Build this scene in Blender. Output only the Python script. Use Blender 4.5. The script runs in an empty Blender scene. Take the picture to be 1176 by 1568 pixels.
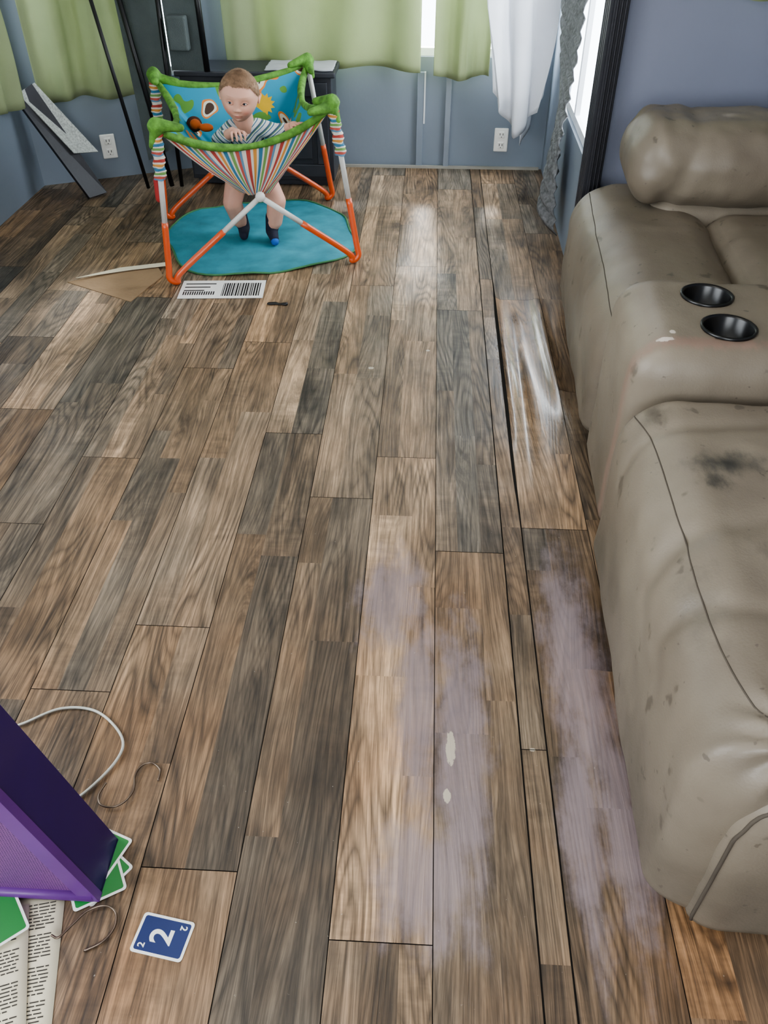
import bpy, bmesh, math, random
from mathutils import Vector, Matrix, noise, Euler
from mathutils.bvhtree import BVHTree
random.seed(7)
S = bpy.context.scene
def lin(c):
    out=[]
    for v in c:
        v/=255.0
        out.append(v/12.92 if v<=0.04045 else ((v+0.055)/1.055)**2.4)
    return out
def L4(c): return (*lin(c),1.0)
# ------------------------------------------------------------ materials
def mat(name, col, rough=0.6, metal=0.0, var=0.12, scale=8, bump=0.0, bscale=60, emit=0, transl=0, coat=0):
    m=bpy.data.materials.new(name); m.use_nodes=True
    nt=m.node_tree; n=nt.nodes; l=nt.links
    b=n['Principled BSDF']
    b.inputs['Roughness'].default_value=rough
    b.inputs['Metallic'].default_value=metal
    if coat: b.inputs['Coat Weight'].default_value=coat
    tc=n.new('ShaderNodeTexCoord')
    nz=n.new('ShaderNodeTexNoise'); nz.inputs['Scale'].default_value=scale; nz.inputs['Detail'].default_value=4
    l.new(tc.outputs['Object'],nz.inputs['Vector'])
    cr=n.new('ShaderNodeValToRGB')
    c=lin(col)
    cr.color_ramp.elements[0].position=0.3; cr.color_ramp.elements[1].position=0.7
    cr.color_ramp.elements[0].color=(*[x*(1-var) for x in c],1)
    cr.color_ramp.elements[1].color=(*[min(1,x*(1+var)) for x in c],1)
    l.new(nz.outputs['Fac'],cr.inputs['Fac']); l.new(cr.outputs['Color'],b.inputs['Base Color'])
    if bump:
        nb=n.new('ShaderNodeTexNoise'); nb.inputs['Scale'].default_value=bscale; nb.inputs['Detail'].default_value=5
        l.new(tc.outputs['Object'],nb.inputs['Vector'])
        bp=n.new('ShaderNodeBump'); bp.inputs['Strength'].default_value=bump; bp.inputs['Distance'].default_value=0.01
        l.new(nb.outputs['Fac'],bp.inputs['Height']); l.new(bp.outputs['Normal'],b.inputs['Normal'])
    if emit:
        b.inputs['Emission Color'].default_value=(*c,1); b.inputs['Emission Strength'].default_value=emit
    if transl:
        tr=n.new('ShaderNodeBsdfTranslucent'); mx=n.new('ShaderNodeMixShader'); mx.inputs[0].default_value=transl
        l.new(cr.outputs['Color'],tr.inputs['Color'])
        l.new(b.outputs[0],mx.inputs[1]); l.new(tr.outputs[0],mx.inputs[2]); l.new(mx.outputs[0],n['Material Output'].inputs['Surface'])
    return m
def math_node(nt,op,a,b=None,c=None):
    nd=nt.nodes.new('ShaderNodeMath'); nd.operation=op
    for i,v in enumerate((a,b,c)):
        if v is None: continue
        if isinstance(v,(int,float)): nd.inputs[i].default_value=v
        else: nt.links.new(v,nd.inputs[i])
    return nd.outputs[0]
def mixc(nt,fac,a,b,mode='MIX'):
    nd=nt.nodes.new('ShaderNodeMix'); nd.data_type='RGBA'; nd.blend_type=mode
    for i,v in ((0,fac),(6,a),(7,b)):
        if isinstance(v,(int,float)): nd.inputs[i].default_value=v
        elif isinstance(v,tuple): nd.inputs[i].default_value=v
        else: nt.links.new(v,nd.inputs[i])
    return nd.outputs[2]
# ------------------------------------------------------------ object helpers
def link(o):
    S.collection.objects.link(o); return o
def empty(name, loc=(0,0,0), rz=0):
    e=bpy.data.objects.new(name,None); e.location=loc; e.rotation_euler=(0,0,rz); e.empty_display_size=0.1
    return link(e)
def adopt(o,e,world=True):
    if e is None: return o
    o.parent=e
    if world:
        M=Matrix.Translation(e.location)@e.rotation_euler.to_matrix().to_4x4()
        o.matrix_parent_inverse=M.inverted()
    return o
def mesh(name, verts, faces, m=None, parent=None, world=True, smooth=False):
    me=bpy.data.meshes.new(name); me.from_pydata([tuple(v) for v in verts],[],faces); me.update()
    if smooth:
        for p in me.polygons: p.use_smooth=True
    o=link(bpy.data.objects.new(name,me))
    if m: me.materials.append(m)
    return adopt(o,parent,world)
def boxes(name, lst, m, parent=None, world=True, bevel=0.0):
    v=[];f=[]
    for (x0,y0,z0,x1,y1,z1) in lst:
        b=len(v)
        v+= [(x0,y0,z0),(x1,y0,z0),(x1,y1,z0),(x0,y1,z0),(x0,y0,z1),(x1,y0,z1),(x1,y1,z1),(x0,y1,z1)]
        f+= [tuple(b+i for i in q) for q in ((0,3,2,1),(4,5,6,7),(0,1,5,4),(1,2,6,5),(2,3,7,6),(3,0,4,7))]
    o=mesh(name,v,f,m,parent,world)
    if bevel:
        bm=o.modifiers.new('bevel','BEVEL'); bm.width=bevel; bm.segments=3; bm.limit_method='ANGLE'
    return o
def catmull(pts,n=8):
    P=[Vector(p) for p in pts]
    if len(P)<3: return P
    Q=[P[0]*2-P[1]]+P+[P[-1]*2-P[-2]]; out=[]
    for i in range(1,len(Q)-2):
        a,b,c,d=Q[i-1:i+3]
        for k in range(n):
            t=k/n
            out.append(0.5*((2*b)+(c-a)*t+(2*a-5*b+4*c-d)*t*t+(3*b-a-3*c+d)*t**3))
    out.append(P[-1]); return out
def tube(name, pts, r, m, parent=None, world=True, smooth=True, n=8, flat=1.0):
    pp=catmull(pts,n) if smooth else [Vector(p) for p in pts]
    ns=12; v=[];f=[]
    up=Vector((0,0,1)); prev=None
    for i,p in enumerate(pp):
        t=(pp[min(i+1,len(pp)-1)]-pp[max(i-1,0)]).normalized()
        if prev is None:
            a=t.cross(up)
            if a.length<1e-3: a=t.cross(Vector((1,0,0)))
            a.normalize()
        else:
            a=(prev-t*prev.dot(t)).normalized()
        prev=a; b=t.cross(a)
        rr=r(i/(len(pp)-1)) if callable(r) else r
        for k in range(ns):
            an=2*math.pi*k/ns
            v.append(p+a*math.cos(an)*rr+b*math.sin(an)*rr*flat)
    for i in range(len(pp)-1):
        for k in range(ns):
            f.append((i*ns+k,i*ns+(k+1)%ns,(i+1)*ns+(k+1)%ns,(i+1)*ns+k))
    f.append(tuple(range(ns-1,-1,-1))); f.append(tuple((len(pp)-1)*ns+k for k in range(ns)))
    return mesh(name,v,f,m,parent,world,True)
def rbox(name,lo,hi,r,m,parent=None,world=True,step=0.02,amp=0.0,freq=6,puff=0.0,fn=None,rlow=None):
    lo=Vector(lo);hi=Vector(hi);c=(lo+hi)/2;h=(hi-lo)/2
    if not isinstance(r,(tuple,list)): r=(r,r,r)
    r=[min(r[a],h[a]) for a in range(3)]
    N=[max(4,int(2*h[i]/step)) for i in range(3)]
    idx={};v=[];f=[]
    def vert(i,j,k):
        key=(i,j,k)
        if key in idx: return idx[key]
        p=Vector((-h.x+2*h.x*i/N[0],-h.y+2*h.y*j/N[1],-h.z+2*h.z*k/N[2]))
        R=list(r)
        if rlow is not None and p.z<0: R[2]=min(rlow,h.z)
        inn=Vector([max(-(h[a]-R[a]),min(h[a]-R[a],p[a])) for a in range(3)])
        d=Vector([(p[a]-inn[a])/R[a] for a in range(3)])
        if d.length>1e-6:
            dn=d.normalized(); p=inn+Vector([dn[a]*R[a] for a in range(3)])
            nrm=Vector([dn[a]/R[a] for a in range(3)]).normalized()
        else: nrm=Vector((0,0,1))
        if puff:
            q=(1-(p.x/h.x)**2)*(1-(p.y/h.y)**2) if abs(nrm.z)>0.5 else (1-(p.z/h.z)**2)
            p+=nrm*puff*max(0,q)
        w=p+c
        if amp: w+=nrm*amp*noise.fractal(w*freq,0.8,2.0,3)
        if fn: w=fn(w,nrm)
        idx[key]=len(v); v.append(w); return idx[key]
    for a in range(3):
        b_,c_=(a+1)%3,(a+2)%3
        for s in (0,N[a]):
            for i in range(N[b_]):
                for j in range(N[c_]):
                    q=[]
                    for (di,dj) in ((0,0),(1,0),(1,1),(0,1)):
                        t=[0,0,0];t[a]=s;t[b_]=i+di;t[c_]=j+dj
                        q.append(vert(*t))
                    f.append(tuple(q if s else q[::-1]))
    return mesh(name,v,f,m,parent,world,True)
def blob(name, items, m, parent=None, voxel=0.003, it=4, world=False):
    bm=bmesh.new()
    def sph(c,r,sub=2):
        M=Matrix.Translation(Vector(c))@Matrix.Diagonal((*r,1))
        bmesh.ops.create_icosphere(bm,subdivisions=sub,radius=1,matrix=M)
    for t in items:
        if t[0]=='s':
            r=t[2] if isinstance(t[2],(tuple,list)) else (t[2],)*3
            sph(t[1],r,3)
        else:
            pts=t[1];rs=t[2]
            for i in range(len(pts)-1):
                a=Vector(pts[i]);b=Vector(pts[i+1]);d=(b-a).length
                big=min(rs[i],rs[i+1])>.018
                n=max(2,int(d/(min(rs[i],rs[i+1])*(0.16 if big else .3))))
                for k in range(n+1):
                    u=k/n; rr=rs[i]*(1-u)+rs[i+1]*u
                    sph(a.lerp(b,u),(rr,)*3,3 if big else 2)
    me=bpy.data.meshes.new(name); bm.to_mesh(me); bm.free()
    o=link(bpy.data.objects.new(name,me)); me.materials.append(m)
    rm=o.modifiers.new('remesh','REMESH'); rm.mode='VOXEL'; rm.voxel_size=voxel; rm.use_smooth_shade=True
    sm=o.modifiers.new('smooth','SMOOTH'); sm.iterations=it; sm.factor=0.5
    return adopt(o,parent,world)
# ------------------------------------------------------------ CAMERA
cam=bpy.data.cameras.new('camera'); cam.lens=28.7; cam.sensor_width=36; cam.sensor_fit='AUTO'; cam.clip_start=0.02
co=link(bpy.data.objects.new('camera',cam)); co.location=(0,0,1.4)
co.rotation_euler=(math.radians(50),0,math.radians(3)); S.camera=co
# ------------------------------------------------------------ FLOOR
W=0.171; LEN=1.345
GREY=(129,119,105); TAN=(170,140,108)
def plank_col(v,w):
    g=lin(GREY);t=lin(TAN)
    return [ (g[i]*(1-w)+t[i]*w)*(v*.9+.09) for i in range(3)]
offs={0:1.52,-1:1.915,-2:1.72,-3:2.02,-4:2.58,-5:2.39,-6:1.87,-7:1.57,-8:2.11,1:1.62,2:2.3}
tones={(-1,-1):(0.98,.85),(-1,0):(.8,.4),(0,-1):(.52,.5),(0,0):(.68,.05),(-2,-1):(.48,.35),(-2,0):(.8,.4),
(-3,-1):(.5,.35),(-3,0):(.95,.3),(-4,-1):(.75,.55),(-4,0):(1.05,.65),(-4,-2):(.55,.7),(-5,-1):(.56,.35),(-5,0):(.72,.4),(-5,-2):(.5,.5),
(-6,-1):(.48,.5),(-6,0):(.9,.35),(-7,-1):(.46,.5),(-7,0):(.60,.35),(-8,-1):(.50,.7),(-8,0):(.95,.55),(1,0):(.9,.75),(1,-1):(.38,.5),(1,1):(.8,.3),(-1,-2):(.55,.8),(-2,-2):(.55,.8),(-3,-2):(.65,.8),(2,-2):(.6,.6),(2,-1):(.6,.6),(3,-1):(.5,.5),(3,-2):(.5,.5)}
def win(y,a,b):
    t=max(0,min(1,(y-a)/0.3))*max(0,min(1,(b-y)/0.3)); return t*t*(3-2*t)
def bumpz(x,y):
    z=0.010*math.exp(-((x-.320)/.026)**2)*win(y,1.72,3.0)*(1+.25*math.sin(y*9))
    z+=0.011*math.exp(-((x-.440-.01*math.sin(y*4))/.024)**2)*win(y,2.1,3.15)
    z+=0.006*math.exp(-((x-.375)/.035)**2)*win(y,.7,1.5)
    if x>=.273: z+=0.012*math.exp(-((x-.274)/.012)**2)*win(y,1.9,3.2)
    return z
fv=[];ff=[];fc=[]
cols=[(k,.05+W*k,.05+W*(k+1)) for k in range(-12,1)]+[('s',.2225,.2725)]+[(k,.274+W*(k-1),.274+W*k) for k in range(1,9)]
YMIN,YMAX=-1.3,4.75
def patch(x0,x1,y0,y1,col,rnd,nx,strip=False):
    ny=max(1,int((y1-y0)/.05)); b=len(fv)
    for j in range(ny+1):
        for i in range(nx+1):
            y=y0+(y1-y0)*j/ny
            xe=x1-(.0060*win(y,1.6,3.1) if strip else 0)
            x=x0+(xe-x0)*i/nx
            fv.append((x,y,bumpz(x,y)))
    for j in range(ny):
        for i in range(nx):
            a=b+j*(nx+1)+i; ff.append((a,a+1,a+nx+2,a+nx+1)); fc.append((*col,rnd))
g=.0009
for (k,x0,x1) in cols:
    if k=='s': off,ln=.95,2.2
    else: off,ln=offs.get(k,random.uniform(1,2.3)),LEN
    n=int((YMIN-off)/ln)-1; y=off+n*ln
    while y<YMAX:
        a,b=max(y,YMIN),min(y+ln,YMAX)
        if b-a>.01:
            if k=='s': tv=(.65,.5) if n==0 else (.4,.5)
            else: tv=tones.get((k,n),(random.uniform(.45,.9),random.uniform(.1,.9)))
            if k=='s': cuts=[0,1]
            else: cuts=random.choice(([0,.5,1],[0,.36,1],[0,.64,1],[0,.33,.68,1],[0,.45,1]))
            for ci in range(len(cuts)-1):
                sx0=x0+(x1-x0)*cuts[ci]+(g if ci==0 else 0); sx1=x0+(x1-x0)*cuts[ci+1]-(g if ci==len(cuts)-2 else 0)
                yy=a+g
                while yy<b-g:
                    ye=min(b-g, yy+random.uniform(.3,.9))
                    if b-g-ye<.15: ye=b-g
                    vv=tv[0]*random.uniform(.66,1.3); ww=min(1,max(0,tv[1]+random.uniform(-.35,.35)))
                    patch(sx0,sx1,yy,ye,plank_col(vv,ww),random.random(),12 if (k=='s' or (k in (1,2))) else 1,k=='s')
                    yy=ye
        y+=ln; n+=1
fm=bpy.data.materials.new('floor_vinyl_plank'); fm.use_nodes=True
floor=mesh('floor',fv,ff,fm,smooth=True)
at=floor.data.attributes.new('pcol','FLOAT_COLOR','CORNER')
dat=[]
for c in fc: dat+=list(c)*4
at.data.foreach_set('color',dat)
nt=fm.node_tree;n=nt.nodes;l=nt.links;bs=n['Principled BSDF']
ga=n.new('ShaderNodeAttribute'); ga.attribute_name='pcol'
geo=n.new('ShaderNodeTexCoord'); sp=n.new('ShaderNodeSeparateXYZ'); l.new(geo.outputs['Object'],sp.inputs[0])
X,Y=sp.outputs[0],sp.outputs[1]; R=math_node(nt,'MULTIPLY',ga.outputs['Alpha'],37.0)
def vec(x,y,z):
    c=n.new('ShaderNodeCombineXYZ')
    for i,q in enumerate((x,y,z)):
        if isinstance(q,(int,float)): c.inputs[i].default_value=q
        else: l.new(q,c.inputs[i])
    return c.outputs[0]
def nz(v,sc,det=4,rough=.55,dist=0):
    t=n.new('ShaderNodeTexNoise'); t.inputs['Scale'].default_value=sc; t.inputs['Detail'].default_value=det; t.inputs['Roughness'].default_value=rough; t.inputs['Distortion'].default_value=dist
    l.new(v,t.inputs['Vector']); return t.outputs['Fac']
def mr(v,a,b,c,d,smooth=False):
    t=n.new('ShaderNodeMapRange'); l.new(v,t.inputs[0])
    if smooth: t.interpolation_type='SMOOTHSTEP'
    for i,q in zip((1,2,3,4),(a,b,c,d)): t.inputs[i].default_value=q
    return t.outputs[0]
MU=lambda a,b: math_node(nt,'MULTIPLY',a,b)
AD=lambda a,b: math_node(nt,'ADD',a,b)
field=nz(vec(MU(X,9),MU(Y,1.1),R),1.0,1.5,.35)
ring=math_node(nt,'SINE',MU(field,135))
ring=math_node(nt,'POWER',mr(ring,-1,1,0,1),.5)
g1=nz(vec(AD(MU(X,110),MU(field,18)),MU(Y,3.0),R),1.0,5,.65)
g2=nz(vec(AD(MU(X,360),MU(field,44)),MU(Y,10),R),1.0,3,.65)
bl=nz(vec(MU(X,7),MU(Y,2.8),R),1.0,5,.62)
cross=nz(vec(MU(X,10),MU(Y,38),R),1.0,3,.6)
crm=mr(nz(vec(MU(X,5),MU(Y,2),R),1.0,2),.5,.62,0,1)
rstr=mr(nz(vec(MU(X,4),MU(Y,1.5),R),1.0,2),.4,.58,.2,1)
f1=mr(g1,.37,.61,.56,1.2); f2=mr(g2,.38,.60,.66,1.13); f3=mr(bl,.3,.7,.48,1.5)
f5=AD(1.0,MU(crm,mr(cross,.35,.65,-.24,.12)))
f4=math_node(nt,'SUBTRACT',1.08,MU(MU(math_node(nt,'SUBTRACT',1.0,ring),rstr),.62))
fac=MU(MU(f1,f2),MU(MU(f3,f5),f4))
cm=n.new('ShaderNodeVectorMath'); cm.operation='SCALE'; l.new(ga.outputs['Color'],cm.inputs[0]); l.new(fac,cm.inputs['Scale'])
col=cm.outputs[0]
warm=mr(nz(vec(X,MU(Y,.7),3.0),3.5,3),.38,.62,0,1)
near=mr(Y,.3,1.8,.7,.15)
col=mixc(nt,MU(warm,near),col,mixc(nt,1.0,col,L4((255,222,188)),'MULTIPLY'))
def ell(cx,cy,rx,ry,edge=.5,ns=14,namp=.8):
    dx=math_node(nt,'DIVIDE',math_node(nt,'SUBTRACT',X,cx),rx); dy=math_node(nt,'DIVIDE',math_node(nt,'SUBTRACT',Y,cy),ry)
    d=math_node(nt,'SQRT',AD(MU(dx,dx),MU(dy,dy)))
    q=nz(vec(MU(X,2),Y,1.0),ns,5,.65)
    d=AD(d,MU(math_node(nt,'SUBTRACT',q,.5),namp*2))
    return mr(d,1-edge,1,1,0,True)
lil=None
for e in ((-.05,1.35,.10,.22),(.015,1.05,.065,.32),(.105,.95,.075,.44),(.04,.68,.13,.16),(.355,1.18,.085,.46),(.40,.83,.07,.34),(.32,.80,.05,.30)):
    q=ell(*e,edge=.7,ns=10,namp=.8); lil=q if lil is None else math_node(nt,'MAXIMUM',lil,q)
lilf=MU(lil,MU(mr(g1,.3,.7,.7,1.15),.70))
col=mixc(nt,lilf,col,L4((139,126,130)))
wh=None
for e in ((.083,.945,.010,.04),(.075,.84,.008,.014),(.245,.95,.006,.004),(-.17,2.42,.01,.008),(.02,2.55,.008,.006)):
    q=ell(*e,edge=.12,ns=70,namp=.6); wh=q if wh is None else math_node(nt,'MAXIMUM',wh,q)
col=mixc(nt,MU(wh,.85),col,L4((185,176,158)))
dirt=mr(nz(vec(X,Y,0),110,3,.6),.72,.76,0,1)
col=mixc(nt,MU(dirt,.5),col,L4((180,174,162)))
l.new(col,bs.inputs['Base Color'])
ridge=ell(.37,2.45,.17,.75,.5,6,.2)
rr_=AD(mr(nz(vec(X,Y,0),6,4),.3,.7,.38,.54),mr(g1,.3,.7,.10,-.04))
l.new(math_node(nt,'SUBTRACT',rr_,AD(MU(ridge,.2),MU(lil,.08))),bs.inputs['Roughness'])
l.new(MU(ridge,.8),bs.inputs['Coat Weight']); bs.inputs['Coat Roughness'].default_value=.16
bs.inputs['Specular IOR Level'].default_value=.5
bp=n.new('ShaderNodeBump'); bp.inputs['Strength'].default_value=.4; bp.inputs['Distance'].default_value=.002
l.new(AD(g1,AD(MU(g2,.5),MU(ring,.3))),bp.inputs['Height']); l.new(bp.outputs[0],bs.inputs['Normal'])
sub=mat('subfloor_dark',(22,18,15),.9)
boxes('subfloor',[(-2.05,-1.35,-.08,1.55,4.8,-.004)],sub)
# ------------------------------------------------------------ ROOM SHELL
wallm=mat('wall_bluegrey_paint',(122,132,144),.55,var=.06,scale=2,bump=.08,bscale=40)
wallp=mat('wall_partition_paint',(128,133,150),.5,var=.05,scale=2,bump=.08,bscale=40)
ceilm=mat('ceiling_white',(225,222,215),.8,var=.03)
trimw=mat('trim_white',(200,205,208),.5,var=.04)
dark=mat('charcoal_trim',(40,41,47),.45,var=.2,bump=.1)
frame=mat('window_frame_white',(225,228,230),.4,var=.03)
H=2.35
def wall(name,p0,p1,thick,m,ops=()):
    p0=Vector((*p0,0));p1=Vector((*p1,0));d=(p1-p0);Ln=d.length;d.normalize();nn=Vector((-d.y,d.x,0))
    xs=sorted({0,Ln,*[o[0] for o in ops],*[o[1] for o in ops]}); zs=sorted({0,H,*[o[2] for o in ops],*[o[3] for o in ops]})
    v=[];f=[]
    for i in range(len(xs)-1):
        for j in range(len(zs)-1):
            cx=(xs[i]+xs[i+1])/2;cz=(zs[j]+zs[j+1])/2
            if any(o[0]<cx<o[1] and o[2]<cz<o[3] for o in ops): continue
            b=len(v)
            for zz in (zs[j],zs[j+1]):
                for (s,t) in ((xs[i],0),(xs[i+1],0),(xs[i+1],thick),(xs[i],thick)):
                    q=p0+d*s+nn*t; v.append((q.x,q.y,zz))
            f+=[tuple(b+i2 for i2 in q) for q in ((0,3,2,1),(4,5,6,7),(0,1,5,4),(1,2,6,5),(2,3,7,6),(3,0,4,7))]
    o=mesh(name,v,f,m)
    return o,p0,d,nn
wn=[0]
def window(p0,d,nn,op,thick):
    wn[0]+=1
    s0,s1,z0,z1=op; v=[];f=[]
    t0,t1=thick*.3,thick*.7; w=.035
    for (a,b,c,e) in ((s0,s1,z0,z0+w),(s0,s1,z1-w,z1),(s0,s0+w,z0+w,z1-w),(s1-w,s1,z0+w,z1-w),((s0+s1)/2-w/2,(s0+s1)/2+w/2,z0+w,z1-w)):
        bb=len(v)
        for zz in (c,e):
            for (s,t) in ((a,t0),(b,t0),(b,t1),(a,t1)):
                q=p0+d*s+nn*t; v.append((q.x,q.y,zz))
        f+=[tuple(bb+i for i in q) for q in ((0,3,2,1),(4,5,6,7),(0,1,5,4),(1,2,6,5),(2,3,7,6),(3,0,4,7))]
    mesh('window_%d'%wn[0],v,f,frame)
def wall_w(name,p0,p1,thick,m,ops=()):
    o,a,d,nn=wall(name,p0,p1,thick,m,ops)
    for op in ops: window(a,d,nn,op,thick)
wall_w('wall_back',(.60,4.55),(-1.0,4.60),-.08,wallm,[(.06,1.5,.525,1.40)])
wall_w('wall_back_left',(-1.0,4.60),(-1.95,4.16),-.08,wallm,[(.25,.95,.45,1.65)])
wall_w('wall_left',(-1.95,4.16),(-1.95,-1.3),-.08,wallm,[(.15,.95,.5,1.65),(2.6,4.6,.7,1.9)])  # second opening is an added window, out of view, for fill light
wall_w('wall_front',(-1.95,-1.3),(1.5,-1.3),-.08,wallm,[(.8,2.6,.8,1.95)])  # unseen window added behind the camera to let fill light in
wall_w('wall_right',(1.5,-1.3),(1.5,3.14),-.08,wallp)
wall_w('wall_partition',(1.5,3.14),(.63,3.14),-.06,wallp,[(.1,.62,.985,1.7)])
wall_w('wall_alcove',(.585,3.20),(.60,4.55),-.05,wallm,[(.10,.98,.44,1.75)])
boxes('ceiling',[(-2.05,-1.4,H,1.6,4.75,H+.08)],ceilm)
boxes('trim_1',[(.578,3.085,0,.628,3.20,1.9)]+[(.566,3.09+.03*i,0,.580,3.105+.03*i,1.9) for i in range(4)]+[(.585+.014*i,3.076,0,.592+.014*i,3.087,1.9) for i in range(3)],dark,bevel=.003)
boxes('trim_2',[(-.07,4.548,0,-.035,4.575,.46)],wallm,bevel=.003)
boxes('trim_3',[(.075,4.54,0,.105,4.57,.5)],mat('trim_grey',(128,136,146),.5),bevel=.004)
boxes('trim_4',[(-.035,4.546,.22,-.027,4.574,.46)],trimw)
boxes('baseboard_back',[(-.45,4.535,0,.585,4.553,.012)],mat('caulk_white',(150,148,140),.7))
fill_lampm=mat('fill_lamp_glow',(255,246,232),.4,emit=2)  # glow for the added, unseen ceiling fixture
# ------------------------------------------------------------ curtains
def cloth_mat(name,col,tr=.45):
    return mat(name,col,.85,var=.08,scale=3,bump=.15,bscale=300,transl=tr)
green=cloth_mat('green_curtain_fabric',(160,170,134),.30)
white=cloth_mat('white_curtain_fabric',(222,224,228),.42)
def curtain(name,p0,p1,z0,z1,m,folds=5,amp=.03,seed=0,slope=0,flare=0):
    nx=90;ny=40;v=[];f=[]
    p0=Vector((*p0,0));p1=Vector((*p1,0));d=p1-p0;Ln=d.length;d.normalize();nn=Vector((d.y,-d.x,0))
    if nn.y>0: nn=-nn
    for j in range(ny+1):
        t=j/ny
        for i in range(nx+1):
            s=i/nx
            zb=z0+slope*s+.012*math.sin(s*folds*3.1+seed*2)
            z=zb+(z1-zb)*t
            a=amp*(1-.5*t)
            off=a*math.sin(s*folds*6.28+seed+.6*math.sin(t*3+s*4))+a*.4*noise.noise(Vector((s*7,t*3,seed)))*2
            q=p0+d*(s*Ln+flare*(1-t)*(s-.5))+nn*off
            v.append((q.x,q.y,z))
    for j in range(ny):
        for i in range(nx):
            a=j*(nx+1)+i; f.append((a,a+1,a+nx+2,a+nx+1))
    o=mesh(name,v,f,m,smooth=True)
    sd=o.modifiers.new('s','SOLIDIFY'); sd.thickness=.002
    return o
curtain('green_curtain',(-1.02,4.515),(-.055,4.505),.48,1.9,green,3.5,.028,0)
curtain('green_curtain',(.01,4.49),(.28,4.48),.45,1.9,green,2,.02,1)
curtain('green_curtain',(-1.86,4.15),(-1.42,4.35),.39,1.9,green,3,.026,2)
curtain('green_curtain',(-1.89,3.35),(-1.89,4.00),.42,1.9,green,4,.03,3)
curtain('green_curtain',(.80,3.115),(1.40,3.115),.985,1.7,green,4,.012,3)
def drape(name,x0,w,zlow,tip,y0,spread,ph):
    nx=60;ny=50;v=[];f=[]
    for j in range(ny+1):
        t=j/ny
        for i in range(nx+1):
            s=i/nx
            zbot=zlow+spread*abs(s-tip)**1.2
            z=zbot+(1.9-zbot)*t
            pull=1-min(1,t*4)
            x=x0+w*(s*(1-.35*pull)+tip*.35*pull)
            y=y0-.035*math.sin(s*13+t*3+ph)*(.6+.4*(1-t))-.04*s
            x+=.014*math.sin(s*19+t*9+ph)
            v.append((min(x,.565),y,z))
    for j in range(ny):
        for i in range(nx):
            a=j*(nx+1)+i; f.append((a,a+1,a+nx+2,a+nx+1))
    o=mesh(name,v,f,white,smooth=True); o.modifiers.new('s','SOLIDIFY').thickness=.002
drape('white_curtain',.23,.33,.22,.60,4.36,.36,0)
drape('white_curtain',.38,.19,.16,.45,4.45,.5,1.5)
blindm=mat('blind_grey_fabric',(108,110,112),.6,var=.45,scale=60,bump=.7,bscale=90,transl=.1)
v=[];f=[];nx=30;ny=60
for j in range(ny+1):
    t=j/ny
    for i in range(nx+1):
        s=i/nx
        z=.05+.12*s+(1.3-.05)*t
        x=.565-.05*(1-t)*math.sin(s*3.1)-.018*abs(math.sin(t*60))-.02*math.sin(t*7+s*4)
        y=3.50+.30*t*.6+.42*s*(.6+.4*t)
        v.append((x,y,z))
for j in range(ny):
    for i in range(nx):
        a=j*(nx+1)+i; f.append((a,a+1,a+nx+2,a+nx+1))
o=mesh('window_blind',v,f,blindm,smooth=True); o.modifiers.new('s','SOLIDIFY').thickness=.004
# ------------------------------------------------------------ outlets
outm=mat('outlet_plastic',(235,235,230),.35,var=.02); blk=mat('slot_black',(20,20,20),.5)
def outlet(loc,rz):
    e=empty('wall_outlet',loc,rz)
    rbox('plate',(-.036,-.008,-.058),(.036,.0,.058),.004,outm,e,False,step=.004)
    for zz in (-.026,.026):
        rbox('receptacle',(-.017,-.012,zz-.017),(.017,-.004,zz+.017),.004,outm,e,False,step=.004)
        boxes('slots',[(-.009,-.0135,zz-.002,-.006,-.011,zz+.009),(.006,-.0135,zz-.002,.009,-.011,zz+.009),(-.002,-.0135,zz-.012,.002,-.011,zz-.008)],blk,e,False)
outlet((.375,4.556,.145),math.radians(-1.8))
outlet((-1.63,4.303,.155),math.radians(24.8))
# ------------------------------------------------------------ dark cabinet
cabm=mat('cabinet_charcoal_wood',(50,53,60),.45,var=.15,bump=.1)
e=empty('low_cabinet',(-.84,4.3,0))
boxes('carcass',[(-1.19,4.22,.03,-.47,4.44,.50),(-1.17,4.24,0,-.49,4.42,.03)],cabm,e,bevel=.004)
boxes('top',[(-1.21,4.20,.50,-.45,4.45,.525)],cabm,e,bevel=.006)
for x0 in (-1.18,-.83):
    x1=x0+.34
    boxes('door',[(x0,4.205,.05,x1,4.22,.11),(x0,4.205,.42,x1,4.22,.48),(x0,4.205,.11,x0+.06,4.22,.42),(x1-.06,4.205,.11,x1,4.22,.42),(x0+.085,4.208,.135,x1-.085,4.22,.395)],cabm,e,bevel=.004)
blob('knob',[('s',(-.515,4.195,.17),.014),('s',(-.515,4.205,.17),.008)],mat('knob_metal',(60,60,60),.3,.8),e,.003,world=True)
v=[];f=[];nx=40;ny=30
for j in range(ny+1):
    for i in range(nx+1):
        s=i/nx;t=j/ny; x=-.78+.32*s; z=.534+.006*noise.noise(Vector((s*5,t*5,2))); y=4.21+.2*t+.004*math.sin(s*20)
        v.append((x,y,z))
for j in range(ny):
    for i in range(nx):
        a=j*(nx+1)+i; f.append((a,a+1,a+nx+2,a+nx+1))
o=mesh('white_towel',v,f,white,smooth=True);o.modifiers.new('s','SOLIDIFY').thickness=.005
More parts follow.
